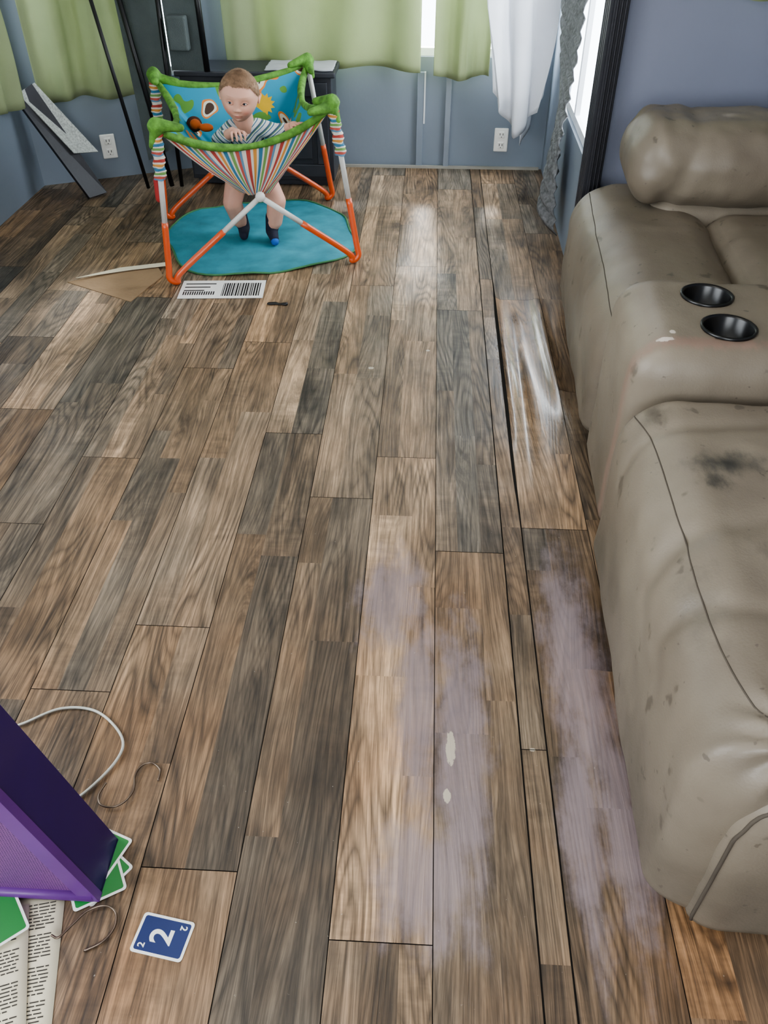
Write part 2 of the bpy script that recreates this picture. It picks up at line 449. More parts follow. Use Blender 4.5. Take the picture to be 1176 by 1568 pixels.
# ------------------------------------------------------------ folded playpen
e=empty('folded_playpen',(-1.35,4.15,0))
greyf=mat('playpen_grey_fabric',(84,92,92),.85,var=.15,bump=.3,bscale=200)
blackm=mat('black_tube',(18,18,20),.4)
def quad3(name,a,b,c,d,m,par,th=.01):
    o=mesh(name,[a,b,c,d],[(0,1,2,3)],m,par); o.modifiers.new('s','SOLIDIFY').thickness=th; return o
quad3('fabric_panel',(-1.40,4.20,.12),(-1.22,4.19,.2),(-1.22,4.19,1.0),(-1.45,4.24,1.0),greyf,e)
tube('bar',[(-1.40,4.12,.01),(-1.56,4.18,1.05)],.009,blackm,e,smooth=False)
tube('bar',[(-1.29,4.16,.01),(-1.43,4.18,1.05)],.012,blackm,e,smooth=False)
tube('bar',[(-1.04,4.17,.53),(-1.05,4.17,1.05)],.014,blackm,e,smooth=False)
tube('bar',[(-1.24,4.16,.01),(-1.22,4.17,1.05)],.010,blackm,e,smooth=False)
tube('bar',[(-1.05,4.17,1.05),(-1.56,4.18,1.05)],.012,blackm,e,smooth=False)
quad3('upper_panel',(-1.21,4.185,.53),(-1.05,4.175,.53),(-1.05,4.175,1.0),(-1.21,4.185,1.0),greyf,e)
boxes('cup_pocket',[(-1.19,4.12,.62,-1.10,4.17,.76)],greyf,e,bevel=.01)
e=empty('fallen_blind',(-1.75,4.1,0))
mattm=mat('white_dotted_slat',(160,164,160),.6,var=.3,scale=120)
quad3('dark_slat_bundle',(-1.60,4.05,.004),(-1.66,3.97,.004),(-1.925,4.02,.44),(-1.86,4.09,.48),dark,e,.025)
quad3('white_slat',(-1.62,4.12,.18),(-1.70,4.02,.20),(-1.90,4.02,.46),(-1.84,4.09,.49),mattm,e,.006)
# ------------------------------------------------------------ JUMPER
e=empty('baby_jumper',(-.74,3.51,0))
orange=mat('orange_metal_tube',(202,86,44),.35,var=.04,coat=.3); whitem=mat('white_metal_tube',(200,200,196),.35,var=.03)
gcl=mat('green_puffy_fabric',(88,134,54),.8,var=.45,scale=35,bump=.3,bscale=120)
FL=Vector((-1.008,3.02,.014));FR=Vector((-.276,3.285,.014));BL=Vector((-1.207,3.72,.014));BR=Vector((-.461,4.03,.014))
TFL=Vector((-.975,3.06,.57));TFR=Vector((-.375,3.38,.58));TBL=Vector((-1.15,3.70,.60));TBR=Vector((-.54,3.95,.61))
HF=Vector((-.645,3.17,.305)); HB=Vector((-.83,3.86,.31))
for ft,tp,hb in ((FL,TFL,HF),(FR,TFR,HF),(BL,TBL,HB),(BR,TBR,HB)):
    m1=ft.lerp(tp,.42); m2=ft.lerp(hb,.6)
    d=(hb-ft); d.z=0; d.normalize()
    tube('orange_leg',[m1,ft.lerp(tp,.12),ft+(tp-ft)*.03,ft+d*.03,ft.lerp(hb,.12),m2],.0125,orange,e)
    tube('white_post',[m1,tp],.0105,whitem,e,smooth=False)
    tube('white_brace',[m2,hb],.0105,whitem,e,smooth=False)
for hb in (HF,HB):
    blob('hub',[('s',hb,.02)],whitem,e,.004,world=True)
def stripe_mat():
    m=bpy.data.materials.new('striped_fabric');m.use_nodes=True;t=m.node_tree
    b=t.nodes['Principled BSDF'];b.inputs['Roughness'].default_value=.85
    uv=t.nodes.new('ShaderNodeUVMap');sx=t.nodes.new('ShaderNodeSeparateXYZ');t.links.new(uv.outputs[0],sx.inputs[0])
    fr=math_node(t,'FRACT',math_node(t,'MULTIPLY',sx.outputs[0],1.0))
    cr=t.nodes.new('ShaderNodeValToRGB');cr.color_ramp.interpolation='CONSTANT'
    cs=[(0,(196,191,180)),(.12,(160,66,58)),(.24,(196,191,180)),(.32,(190,134,66)),(.42,(196,191,180)),(.48,(60,112,140)),(.60,(196,191,180)),(.66,(106,142,80)),(.76,(196,191,180)),(.82,(170,82,72)),(.92,(92,128,152))]
    el=cr.color_ramp.elements
    el[0].position=0;el[0].color=L4(cs[0][1]);el[1].position=cs[1][0];el[1].color=L4(cs[1][1])
    for p,c in cs[2:]:
        q=el.new(p);q.color=L4(c)
    t.links.new(fr,cr.inputs[0]);t.links.new(cr.outputs[0],b.inputs['Base Color'])
    return m
stripe=stripe_mat()
def inner_mat():
    m=bpy.data.materials.new('teal_print_fabric');m.use_nodes=True;t=m.node_tree
    b=t.nodes['Principled BSDF'];b.inputs['Roughness'].default_value=.8
    tc=t.nodes.new('ShaderNodeTexCoord')
    vo=t.nodes.new('ShaderNodeTexNoise');vo.inputs['Scale'].default_value=9;vo.inputs['Detail'].default_value=1;t.links.new(tc.outputs['Object'],vo.inputs[0])
    cr=t.nodes.new('ShaderNodeValToRGB');cr.color_ramp.interpolation='CONSTANT';el=cr.color_ramp.elements
    el[0].position=0;el[0].color=L4((92,140,60));el[1].position=.38;el[1].color=L4((44,138,168))
    for p,c in ((.6,(205,124,60)),(.64,(205,205,190)),(.69,(70,50,40))):
        q=el.new(p);q.color=L4(c)
    t.links.new(vo.outputs['Fac'],cr.inputs[0]);t.links.new(cr.outputs[0],b.inputs['Base Color'])
    return m
inner=inner_mat()
corners=[TFL,TFR,TBR,TBL]
mids=[Vector((-.69,3.29,.455)),Vector((-.52,3.60,.54)),Vector((-.86,3.74,.57)),Vector((-1.0,3.42,.52))]
bc=Vector((-.700,3.375,.262))
def rim(u):
    k=int(u)%4; t=u-int(u)
    a,b,mm=corners[k],corners[(k+1)%4],mids[k]
    ctrl=mm*2-(a+b)/2
    return a*(1-t)**2+ctrl*2*t*(1-t)+b*t*t
BR_=.06
def pouch(name,off,m,par):
    nu=160;nv=24;v=[];f=[];uvs=[]
    for j in range(nv+1):
        s=j/nv
        for i in range(nu):
            u=4*i/nu; p=rim(u)
            an=math.radians(-130+90*u)
            q=bc+Vector((math.cos(an)*BR_,math.sin(an)*BR_,0))
            w=p.lerp(q,s)
            belly=math.sin(math.pi*s)*(.008)
            out=(p-bc); out.z=0; out.normalize()
            w=w+Vector((out.x,out.y,-.6))*belly
            w+=Vector((out.x,out.y,0))*(.007*math.sin(u*16+s*3)+.004*math.sin(u*37+s*5))*s
            w-=Vector((out.x,out.y,-.5))*off
            v.append(w)
    for j in range(nv):
        for i in range(nu):
            a=j*nu+i;b=j*nu+(i+1)%nu;f.append((a,b,b+nu,a+nu));uvs.append([(i,j),(i+1,j),(i+1,j+1),(i,j+1)])
    o=mesh(name,v,f,m,par,smooth=True)
    ul=o.data.uv_layers.new(name='UVMap');k=0
    for q in uvs:
        for (i,j) in q:
            ul.data[k].uv=(i/nu*18,j/nv);k+=1
    return o
pouch('striped_seat',0,stripe,e); pouch('printed_lining',.006,inner,e)
tube('green_rim',[rim(4*i/64) for i in range(65)],lambda t: .011+.005*abs(math.sin(t*25)),gcl,e,smooth=False)
for c in corners:
    out=(c-bc);out.z=0;out.normalize()
    side=Vector((-out.y,out.x,0))
    blob('corner_puff',[('s',c+Vector((0,0,.015)),(.03,.03,.024)),('c',[c+Vector((0,0,.02)),c-out*.07+side*.05+Vector((0,0,.005))],[.026,.015]),('c',[c+Vector((0,0,.01)),c+out*.02-side*.01-Vector((0,0,.05))],[.022,.013]),('c',[c,c-out*.08-side*.05-Vector((0,0,.01))],[.026,.014])],gcl,e,.005,world=True,it=2)
for tp,ft in ((TFL,FL),(TFR,FR),(TBL,BL)):
    a=tp;b=tp.lerp(ft,.30)
    nu=20;v=[];f=[];uvs=[]
    for j in range(12):
        for i in range(nu):
            s=j/11;an=6.283*i/nu;r=.02+.006*math.sin(j*2.1+i)
            p=a.lerp(b,s)+Vector((math.cos(an)*r,math.sin(an)*r*.8,0));v.append(p)
    for j in range(11):
        for i in range(nu):
            f.append((j*nu+i,j*nu+(i+1)%nu,(j+1)*nu+(i+1)%nu,(j+1)*nu+i));uvs.append([(i,j),(i+1,j),(i+1,j+1),(i,j+1)])
    o=mesh('striped_sleeve',v,f,stripe,e,smooth=True);ul=o.data.uv_layers.new(name='UVMap');k=0
    for q in uvs:
        for (i,j) in q: ul.data[k].uv=(j/11*2,i);k+=1
blob('red_tag',[('c',[TFL+Vector((-.03,0,-.17)),TFL+Vector((-.03,0,-.24))],[.012,.016])],mat('red_cloth',(150,45,42),.7),e,.004,world=True)
sunm=mat('sun_yellow',(215,175,50),.7); lionm=mat('lion_orange',(190,98,40),.8,bump=.3); brown=mat('lion_mane_brown',(74,44,30),.9)
def on_lining(u,s,off=.014):
    p=rim(u);an=math.radians(-130+90*u);q=bc+Vector((math.cos(an)*BR_,math.sin(an)*BR_,0));w=p.lerp(q,s)
    out=(p-bc);out.z=0;out.normalize();w=w+Vector((out.x,out.y,-.6))*math.sin(math.pi*s)*.008
    return w-Vector((out.x,out.y,-.5))*off,out
c,out=on_lining(2.25,.26,.02)
v=[c];side=Vector((-out.y,out.x,0));upv=(Vector((0,0,1))+out*.5).normalized()
for i in range(24):
    r=.045 if i%2 else .03;a=6.283*i/24;v.append(c+side*math.cos(a)*r+upv*math.sin(a)*r)
mesh('sun_patch',v,[(0,i+1,(i+1)%24+1) for i in range(24)],sunm,e)
c,out=on_lining(3.3,.25,.03)
blob('lion_toy',[('s',c,(.032,.03,.03))],brown,e,.004,world=True)
blob('lion_face',[('s',c+Vector((.01,-.022,.006)),(.022,.02,.02)),('s',c+Vector((.05,-.01,-.01)),(.03,.02,.016))],lionm,e,.004,world=True)
rm=mat('teal_mat_fabric',(56,132,148),.75,var=.25,scale=10,bump=.4,bscale=20)
v=[];f=[];na=72;nr=24;th=math.radians(20)
for j in range(nr+1):
    for i in range(na):
        a=6.283*i/na;ca,sa=math.cos(a),math.sin(a)
        rr=.40/((abs(ca)**3.0+abs(sa)**3.0)**(1/3.0))*(1+.02*math.sin(a*7))
        r=rr*j/nr
        x=r*math.cos(a+th);y=r*math.sin(a+th)
        z=.005+.012*max(0,noise.noise(Vector((x*8,y*8,1))))+(.004*math.sin(a*9) if j==nr else 0)
        v.append((-.735+x,3.555+y*1.02,max(.003,z)))
for j in range(nr):
    for i in range(na):
        f.append((j*na+i,j*na+(i+1)%na,(j+1)*na+(i+1)%na,(j+1)*na+i))
mesh('play_mat',v,f,rm,smooth=True)
tube('mat_binding',[Vector(q)+Vector((0,0,.001)) for q in v[-na:]]+[Vector(v[-na])+Vector((0,0,.001))],.004,mat('green_binding',(70,120,80),.8),bpy.data.objects['play_mat'],True,smooth=False)
# ------------------------------------------------------------ BABY
b=empty('baby',(-.745,3.492,.012),math.radians(12))
skin=mat('baby_skin',(206,158,138),.55,var=.05,scale=14)
skin.node_tree.nodes['Principled BSDF'].inputs['Subsurface Weight'].default_value=.15
skin.node_tree.nodes['Principled BSDF'].inputs['Subsurface Radius'].default_value=(.02,.008,.004)
HS=1.04
HC=Vector((-.010,-.068,.588)); HR=Euler((math.radians(9),math.radians(6),math.radians(-8))).to_matrix()
def hp(x,y,z): return HC+HR@(Vector((x,y,z))*HS)
def G2(x,z,cx,cz,sx,sz): return math.exp(-((x-cx)/sx)**2-((z-cz)/sz)**2)
def head_pt(nv):
    x,y,z=nv
    rx=.0690;ry=.0830 if y>0 else .0750; rzz=.088
    p=Vector((x*rx,y*ry,z*rzz))
    if p.z<0:
        k=1-.26*min(1,(-p.z/.088))**1.5
        p.x*=k; p.y*=(1-.12*min(1,(-p.z/.088))) if p.y<0 else (1-.30*min(1,(-p.z/.088)))
    if p.z>0: p.x*=1+.05*math.sin(min(1,p.z/.08)*math.pi); p.y*=1+.04*math.sin(min(1,p.z/.08)*math.pi)
    if y<0:
        ax=abs(p.x); fz=p.z; w=min(1,(-y)*1.6)
        dy=0
        dy+= .0085*G2(ax,fz,.034,-.032,.021,.020)
        dy-= .0065*G2(ax,fz,.026,.002,.016,.011)
        dy+= .0022*G2(ax,fz,.024,.024,.022,.008)
        dy+= .0105*G2(p.x,fz,0,-.021,.0085,.0080)
        dy+= .0040*G2(p.x,fz,0,-.006,.0080,.016)
        dy+= .0045*G2(ax,fz,.0100,-.023,.0055,.0055)
        dy-= .0022*G2(ax,fz,.0050,-.0285,.003,.0025)
        dy+= .0060*G2(p.x,fz,0,-.046,.019,.011)
        dy+= .0022*G2(p.x,fz,0,-.0435,.012,.0028)
        dy+= .0024*G2(p.x,fz,0,-.0515,.010,.0030)
        dy-= .0030*G2(p.x,fz,0,-.0475,.013,.0016)
        dy-= .0028*G2(ax,fz,.017,-.048,.004,.004)
        dy-= .0030*G2(p.x,fz,0,-.059,.014,.0035)
        dy+= .0065*G2(p.x,fz,0,-.071,.013,.010)
        p.y-=dy*w
    return p
NU,NV=200,160
lv=[];hf=[]
for j in range(NV+1):
    th=math.pi*j/NV
    for i in range(NU):
        ph=2*math.pi*i/NU
        ph=ph-.45*math.sin(ph)
        lv.append(head_pt(Vector((math.sin(th)*math.sin(ph),-math.sin(th)*math.cos(ph),math.cos(th)))))
for j in range(NV):
    for i in range(NU):
        hf.append((j*NU+i,(j+1)*NU+i,(j+1)*NU+(i+1)%NU,j*NU+(i+1)%NU))
def headcol(p):
    x,y,z=p; c=Vector(lin((208,162,142)))
    if y<0:
        t=.55*G2(abs(x),z,.036,-.030,.016,.014); c=c.lerp(Vector(lin((206,130,116))),t)
        up=G2(x,z,0,-.0440,.0120,.0026); lo=G2(x,z,0,-.0512,.0100,.0030); t=min(1,(up+lo)*.85); c=c.lerp(Vector(lin((182,104,96))),t)
        t=.6*G2(x,z,0,-.0477,.0115,.0010); c=c.lerp(Vector(lin((100,50,46))),t)
        t=.30*G2(abs(x),z,.026,.003,.014,.008); c=c.lerp(Vector(lin((170,112,98))),t)
        t=.6*G2(abs(x),z,.0050,-.0285,.0025,.0018); c=c.lerp(Vector(lin((100,55,45))),t)
        t=.40*G2(abs(x),z,.028,.0245,.013,.0022); c=c.lerp(Vector(lin((150,112,84))),t)
    return c
ho=mesh('head',[hp(*p) for p in lv],hf,None,b,False,True)
hm=skin.copy();hm.name='baby_face_skin';ho.data.materials.append(hm)
an_=hm.node_tree.nodes.new('ShaderNodeAttribute');an_.attribute_name='face'
hm.node_tree.links.new(an_.outputs['Color'],hm.node_tree.nodes['Principled BSDF'].inputs['Base Color'])
ca=ho.data.attributes.new('face','FLOAT_COLOR','POINT')
dat=[]
for q in lv:
    c=headcol(q); dat+=[c.x,c.y,c.z,1]
ca.data.foreach_set('color',dat)
for sx_ in (-1,1):
    blob('ear',[('s',hp(sx_*.069,.012,-.006),(.006,.013,.019)),('c',[hp(sx_*.071,.004,-.018),hp(sx_*.075,.012,-.002),hp(sx_*.076,.020,.008),hp(sx_*.072,.024,.0)],[.0035,.0035,.004,.0035])],skin,b,.0015,2)
it=[('c',[hp(0,.015,-.040),(0,-.022,.462)],[.040,.042]),
('s',(0,-.008,.40),(.068,.052,.10)),('s',(0,.012,.31),(.07,.06,.06)),
('c',[(.055,-.022,.462),(.125,-.070,.456),(.175,-.100,.476)],[.026,.021,.0185]),
('c',[(-.055,-.022,.462),(-.108,-.095,.438),(-.05,-.155,.484)],[.026,.021,.0185]),
('c',[(-.045,.01,.29),(-.085,-.02,.17),(-.068,.035,.08),(-.050,.062,.04)],[.05,.040,.035,.022]),
('c',[(.045,.01,.29),(.10,-.03,.17),(.085,-.01,.08),(.070,.0,.04)],[.05,.040,.035,.022]),
('c',[(-.05,.062,.03),(-.052,.0,.018)],[.02,.014]),('c',[(.07,0,.03),(.076,-.062,.018)],[.02,.014])]
def hand(px,py,pz,s,ang,thumb):
    R3=Matrix.Rotation(ang,3,'Z'); P=Vector((px,py,pz)); o=[('s',P,(.017*s,.019*s,.010*s))]
    T=lambda x,y,z: P+R3@Vector((x,y,z))*s
    for i,(x,ln) in enumerate(((-.015,.85),(-.005,1.0),(.005,1.05),(.015,.95))):
        o.append(('c',[T(x,-.012,.002),T(x*1.3,-.026*ln,.003),T(x*1.45,-.037*ln,-.006),T(x*1.4,-.038*ln,-.018)],[.0052*s,.0046*s,.0042*s,.0038*s]))
    o.append(('c',[T(thumb*.012,.004,-.002),T(thumb*.027,-.008,-.004),T(thumb*.030,-.022,-.008)],[.0065*s,.0056*s,.0046*s]))
    return o
it+=hand(-.038,-.168,.488,1.15,.25,1)
it+=hand(.190,-.112,.490,1.15,.9,-1)
blob('body',it,skin,b,.0022,2)
shirt=bpy.data.materials.new('striped_shirt');shirt.use_nodes=True;t=shirt.node_tree;pb=t.nodes['Principled BSDF'];pb.inputs['Roughness'].default_value=.9
tc=t.nodes.new('ShaderNodeTexCoord');sx=t.nodes.new('ShaderNodeSeparateXYZ');t.links.new(tc.outputs['Object'],sx.inputs[0])
dd=math_node(t,'ADD',sx.outputs[2],math_node(t,'MULTIPLY',math_node(t,'ABSOLUTE',sx.outputs[0]),-.9))
cr=t.nodes.new('ShaderNodeValToRGB');cr.color_ramp.interpolation='CONSTANT';el=cr.color_ramp.elements
el[0].color=L4((204,208,208));el[1].position=.4;el[1].color=L4((60,106,134))
for p,c in ((.52,(204,208,208)),(.7,(88,134,94)),(.82,(70,92,120))):
    q=el.new(p);q.color=L4(c)
t.links.new(math_node(t,'FRACT',math_node(t,'MULTIPLY',dd,30)),cr.inputs[0]);t.links.new(cr.outputs[0],pb.inputs['Base Color'])
blob('shirt',[('s',(0,-.008,.397),(.078,.062,.098)),('s',(0,.012,.31),(.08,.07,.06)),('c',[(-.045,-.022,.461),(.045,-.022,.461)],[.036,.036]),
('c',[(.05,-.022,.461),(.122,-.068,.456),(.150,-.085,.466)],[.036,.029,.025]),
('c',[(-.05,-.022,.461),(-.108,-.093,.440),(-.080,-.125,.460)],[.036,.029,.025])],shirt,b,.004,2)
sock=mat('navy_sock',(28,32,50),.9,bump=.2,bscale=200); bsole=mat('blue_sock_sole',(30,90,170),.8)
blob('socks',[('c',[(-.066,.040,.092),(-.05,.064,.034)],[.036,.027]),('c',[(-.05,.064,.03),(-.053,-.008,.020)],[.027,.019]),
('c',[(.083,-.008,.092),(.07,.002,.034)],[.036,.027]),('c',[(.07,.002,.03),(.077,-.068,.020)],[.027,.019])],sock,b,.004,2)
blob('sole',[('c',[(.072,-.02,.013),(.078,-.078,.013)],[.016,.018])],bsole,b,.003,2)
ew=mat('eye_white',(214,208,204),.2,var=.01);ei=mat('eye_iris',(60,75,95),.2,var=.2,scale=300);ep=mat('eye_pupil',(8,8,8),.1)
def ball(name,cc,r,m):
    bm=bmesh.new();bmesh.ops.create_uvsphere(bm,u_segments=20,v_segments=14,radius=1,matrix=Matrix.Translation(hp(*cc))@HR.to_4x4()@Matrix.Diagonal((*[q*HS for q in r],1)))
    me=bpy.data.meshes.new(name);bm.to_mesh(me);bm.free();me.materials.append(m)
    for p in me.polygons:p.use_smooth=True
    o=link(bpy.data.objects.new(name,me));o.parent=b
lash=mat('eyelash_line',(96,66,52),.8)
hb_=BVHTree.FromPolygons(lv,hf)
def surf(x,z,off=0):
    r=hb_.ray_cast(Vector((x,-.2,z)),Vector((0,1,0))); return r[0].y-off
for sx_ in (-1,1):
    ex=sx_*.026; ey=surf(ex,.002)
    ball('eyeball',(ex,ey+.0035,.002),(.0108,.0067,.0060),ew);ball('iris',(ex-.001,ey-.0008,.0022),(.0054,.0030,.0054),ei);ball('pupil',(ex-.001,ey-.0030,.0022),(.0027,.0012,.0027),ep)
    up=[(ex-sx_*.0115,.0008),(ex-sx_*.005,.0074),(ex+sx_*.003,.0084),(ex+sx_*.0118,.0022)]
    tube('upper_eyelid',[hp(x,surf(x,z,-.0002)-.0012,z) for x,z in up],.0026,hm,b,False)
    tube('lash_line',[hp(x,surf(x,z,.0)-.0028,z-.0018) for x,z in up],.0006,lash,b,False)
    lo=[(ex-sx_*.0110,.0002),(ex-sx_*.004,-.0046),(ex+sx_*.004,-.0044),(ex+sx_*.0115,.0012)]
    tube('lower_eyelid',[hp(x,surf(x,z,0)-.0006,z) for x,z in lo],.0016,hm,b,False)
for o in [o for o in bpy.data.objects if 'eyelid' in o.name]:
    a=o.data.attributes.new('face','FLOAT_COLOR','POINT');c=lin((196,146,126));a.data.foreach_set('color',[*c,1]*len(o.data.vertices))
hairm=mat('light_brown_hair',(140,112,88),.75,var=.3,scale=60,bump=.3,bscale=200)
v=[];f=[];hv=[];keep={}
for k,p in enumerate(lv):
    nr=Vector((p.x/.07**2,p.y/.083**2,p.z/.088**2)).normalized()
    lim=.060-(p.y+.060)*.80+.005*noise.noise(p*110)+(-.005 if abs(p.x)<.02 else 0)
    if abs(p.x)>.05 and p.y<.0: lim-=.010*min(1,(abs(p.x)-.05)/.01)
    if p.z>=lim:
        d=min(1,(p.z-lim)/.010)
        q=p+nr*(.0004+.0042*d+.0012*noise.noise(p*160))
        keep[k]=len(v);v.append(hp(*q));hv.append((q,nr,d))
for q in hf:
    if all(k in keep for k in q): f.append(tuple(keep[k] for k in q))
mesh('hair',v,f,hairm,b,False,True)
v=[];f=[]
for i in range(5200):
    q,nrm,d=random.choice(hv)
    comb=Vector((.45,-.5,.0)) if q.y<.01 else Vector((.1,.5,-.6))
    tdir=(comb-nrm*comb.dot(nrm)+nrm*.10).normalized()
    ln=random.uniform(.006,.013)*(.6+.4*d); w=nrm.cross(tdir).normalized()*.0005
    j=Vector([random.uniform(-.0015,.0015) for _ in range(3)])
    a=q+j;k=len(v);v+= [hp(*(a-w)),hp(*(a+w)),hp(*(a+tdir*ln))];f.append((k,k+1,k+2))
mesh('hair_strands',v,f,hairm,b,False)
# ------------------------------------------------------------ SOFA
s=empty('reclining_loveseat',(.425,.625,0),math.radians(-2.5))
lm=bpy.data.materials.new('taupe_leather');lm.use_nodes=True;t=lm.node_tree;nt=t;n=t.nodes;l=t.links;bs=n['Principled BSDF']
tc=n.new('ShaderNodeTexCoord');sp=n.new('ShaderNodeSeparateXYZ');l.new(tc.outputs['Object'],sp.inputs[0]);X,Y,Z=sp.outputs[0],sp.outputs[1],sp.outputs[2]
base=mixc(nt,mr(nz(tc.outputs['Object'],3,4),.3,.7,0,1),L4((106,97,85)),L4((130,121,107)))
def stain(base,e,f_,colr):
    q=ell(*e); return mixc(nt,MU(q,f_),base,L4(colr))
base=stain(base,(.13,.66,.095,.055,1.0,14,.9),.85,(40,42,42))
base=stain(base,(.28,.73,.06,.022,1.0,30,1.0),.8,(50,48,45))
base=stain(base,(.10,.60,.04,.035,1.0,30,1.0),.7,(46,46,44))
base=stain(base,(.24,.60,.05,.02,1.0,30,1.0),.7,(50,46,42))
base=stain(base,(.22,.42,.14,.05,1.0,30,1.0),.4,(66,60,52))
base=stain(base,(.03,.85,.03,.06,1.0,20,1.0),.6,(56,51,45))
base=stain(base,(.02,.30,.05,.12,1.0,20,1.0),.35,(70,66,58))
spots=mr(nz(tc.outputs['Object'],17,3,.5),.66,.71,0,1)
base=mixc(nt,MU(spots,.5),base,L4((56,50,43)))
scr=mr(nz(tc.outputs['Object'],45,2,.5),.71,.74,0,1)
base=mixc(nt,MU(scr,.45),base,L4((52,46,40)))
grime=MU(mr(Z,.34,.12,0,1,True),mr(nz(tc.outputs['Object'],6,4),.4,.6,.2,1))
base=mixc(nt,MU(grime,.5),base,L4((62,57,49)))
base=stain(base,(.12,.99,.25,.03,.8,25,.7),.6,(140,113,101))
base=stain(base,(.055,1.0,.020,.010,.4,40,.9),.85,(205,196,186))
base=stain(base,(.075,1.03,.008,.010,.4,40,.6),.85,(205,196,186))
l.new(base,bs.inputs['Base Color']);bs.inputs['Roughness'].default_value=.46
vo=n.new('ShaderNodeTexVoronoi');vo.inputs['Scale'].default_value=260;l.new(tc.outputs['Object'],vo.inputs['Vector'])
wr=nz(tc.outputs['Object'],14,5,.55)
bp=n.new('ShaderNodeBump');bp.inputs['Strength'].default_value=.3;bp.inputs['Distance'].default_value=.005
l.new(AD(MU(vo.outputs[0],.12),wr),bp.inputs['Height']);l.new(bp.outputs[0],bs.inputs['Normal'])
seam=mat('seam_thread',(74,67,58),.8)
G=Vector((.11,.03,.47))
def gather(w,nr):
    d=(w-G);r=d.length
    if r<.2:
        a=math.atan2(d.y,d.x)
        w=w+nr*.013*math.sin(a*13)*math.exp(-(r/.08)**2)*min(1,r/.02)-nr*.018*math.exp(-(r/.022)**2)
    k=.009*math.exp(-((w.y-.45-.3*w.x)/.03)**2)*max(0,min(1,(w.z-.3)/.1))
    k+=.006*math.exp(-((w.y-.30+.2*w.x)/.02)**2)*max(0,min(1,(w.z-.3)/.1))
    k+=.006*math.exp(-((w.y-.78-.1*w.x)/.02)**2)*max(0,min(1,(w.z-.25)/.1))
    return w-nr*k
def prt(nm,lo,hi,r,**k): return rbox(nm,lo,hi,r,lm,s,False,**k)
prt('base',(.06,.05,.012),(.93,2.36,.22),.03,step=.04)
pad=prt('near_seat_pad',(-.03,.0,.012),(.64,.93,.475),(.12,.06,.13),step=.009,amp=.007,freq=4,fn=gather,rlow=.05)
side=prt('near_side_panel',(.035,-.020,.02),(.95,.08,.385),(.06,.03,.09),step=.012,amp=.003,rlow=.02)
prt('near_arm',(.27,.04,.30),(.95,.30,.64),.11,step=.02,amp=.008)
con=prt('console',(-.01,.93,.03),(.75,1.34,.555),(.09,.055,.08),step=.014,amp=.003,rlow=.04)
prt('console_pad',(.34,.96,.5),(.76,1.33,.63),.055,step=.014,amp=.005)
roll=prt('far_front_roll',(-.02,1.31,.03),(.42,2.40,.46),(.15,.10,.15),step=.016,amp=.008,freq=4,rlow=.05)
prt('far_seat_cushion',(.38,1.33,.2),(.78,2.06,.47),.07,step=.016,amp=.006,puff=.012)
prt('far_arm',(.2,2.04,.1),(.93,2.38,.5),.08,step=.02)
def crease(w,nr):
    return w-nr*.007*math.exp(-((w.x-.27-.3*(w.z-.6))/.03)**2)-nr*.005*math.exp(-((w.x-.55)/.03)**2)-nr*.004*math.sin((w.x*50+w.z*30))*math.exp(-((w.x-.2)/.08)**2)
prt('far_arm_pillow',(.11,1.99,.46),(.95,2.38,.72),(.10,.13,.12),step=.012,amp=.009,freq=6,fn=crease)
prt('near_backrest',(.66,.1,.4),(.95,.88,.98),.11,step=.02,amp=.012)
prt('far_backrest',(.66,1.32,.4),(.95,2.05,.98),.11,step=.02,amp=.012)
def bvh(o): return BVHTree.FromPolygons([v.co.copy() for v in o.data.vertices],[tuple(p.vertices) for p in o.data.polygons])
def snap(o,pts,off=.0002):
    t=bvh(o);out=[]
    for p in catmull(pts,10):
        loc,nr,_,_=t.find_nearest(p); out.append(loc+nr*off)
    return out
tube('front_seam',snap(pad,[(.0,.90,.42),(.01,.75,.45),(.012,.5,.46),(.02,.25,.46),(.05,.10,.46),(.10,.03,.45)]),.0014,seam,s,False,smooth=False)
tube('front_seam',snap(roll,[(.0,1.33,.40),(.01,1.6,.42),(.02,1.9,.42),(.04,2.3,.42)]),.0014,seam,s,False,smooth=False)
tube('side_seam',snap(side,[(.035,-.01,.03),(.036,-.01,.2),(.045,-.01,.31),(.09,-.01,.375),(.3,-.01,.38),(.7,-.01,.38)],0),.003,seam,s,False,smooth=False)
cups=[(.185,1.215),(.20,1.055)]
cupm=mat('cup_black',(16,16,17),.3)
for (cx,cy) in cups:
    bm=bmesh.new();bmesh.ops.create_cone(bm,cap_ends=True,segments=40,radius1=.051,radius2=.054,depth=.12,matrix=Matrix.Translation((cx,cy,.53)))
    me=bpy.data.meshes.new('c');bm.to_mesh(me);bm.free();cut=link(bpy.data.objects.new('c',me));cut.parent=s
    md=con.modifiers.new('cut','BOOLEAN');md.operation='DIFFERENCE';md.solver='EXACT';md.object=cut
    bpy.context.view_layer.update();dg=bpy.context.evaluated_depsgraph_get()
    nm=bpy.data.meshes.new_from_object(con.evaluated_get(dg));con.modifiers.clear();con.data=nm
    bpy.data.objects.remove(cut)
    v=[];f=[];N=40
    prof=[(.060,.556),(.061,.561),(.057,.563),(.053,.557),(.050,.48),(.0,.478)]
    for (r,z) in prof:
        for i in range(N):
            a=6.283*i/N;v.append((cx+r*math.cos(a),cy+r*math.sin(a),z))
    for j in range(len(prof)-1):
        for i in range(N): f.append((j*N+i,j*N+(i+1)%N,(j+1)*N+(i+1)%N,(j+1)*N+i))
    mesh('cup_holder',v,f,cupm,s,False,True)
for p in con.data.polygons: p.use_smooth=True
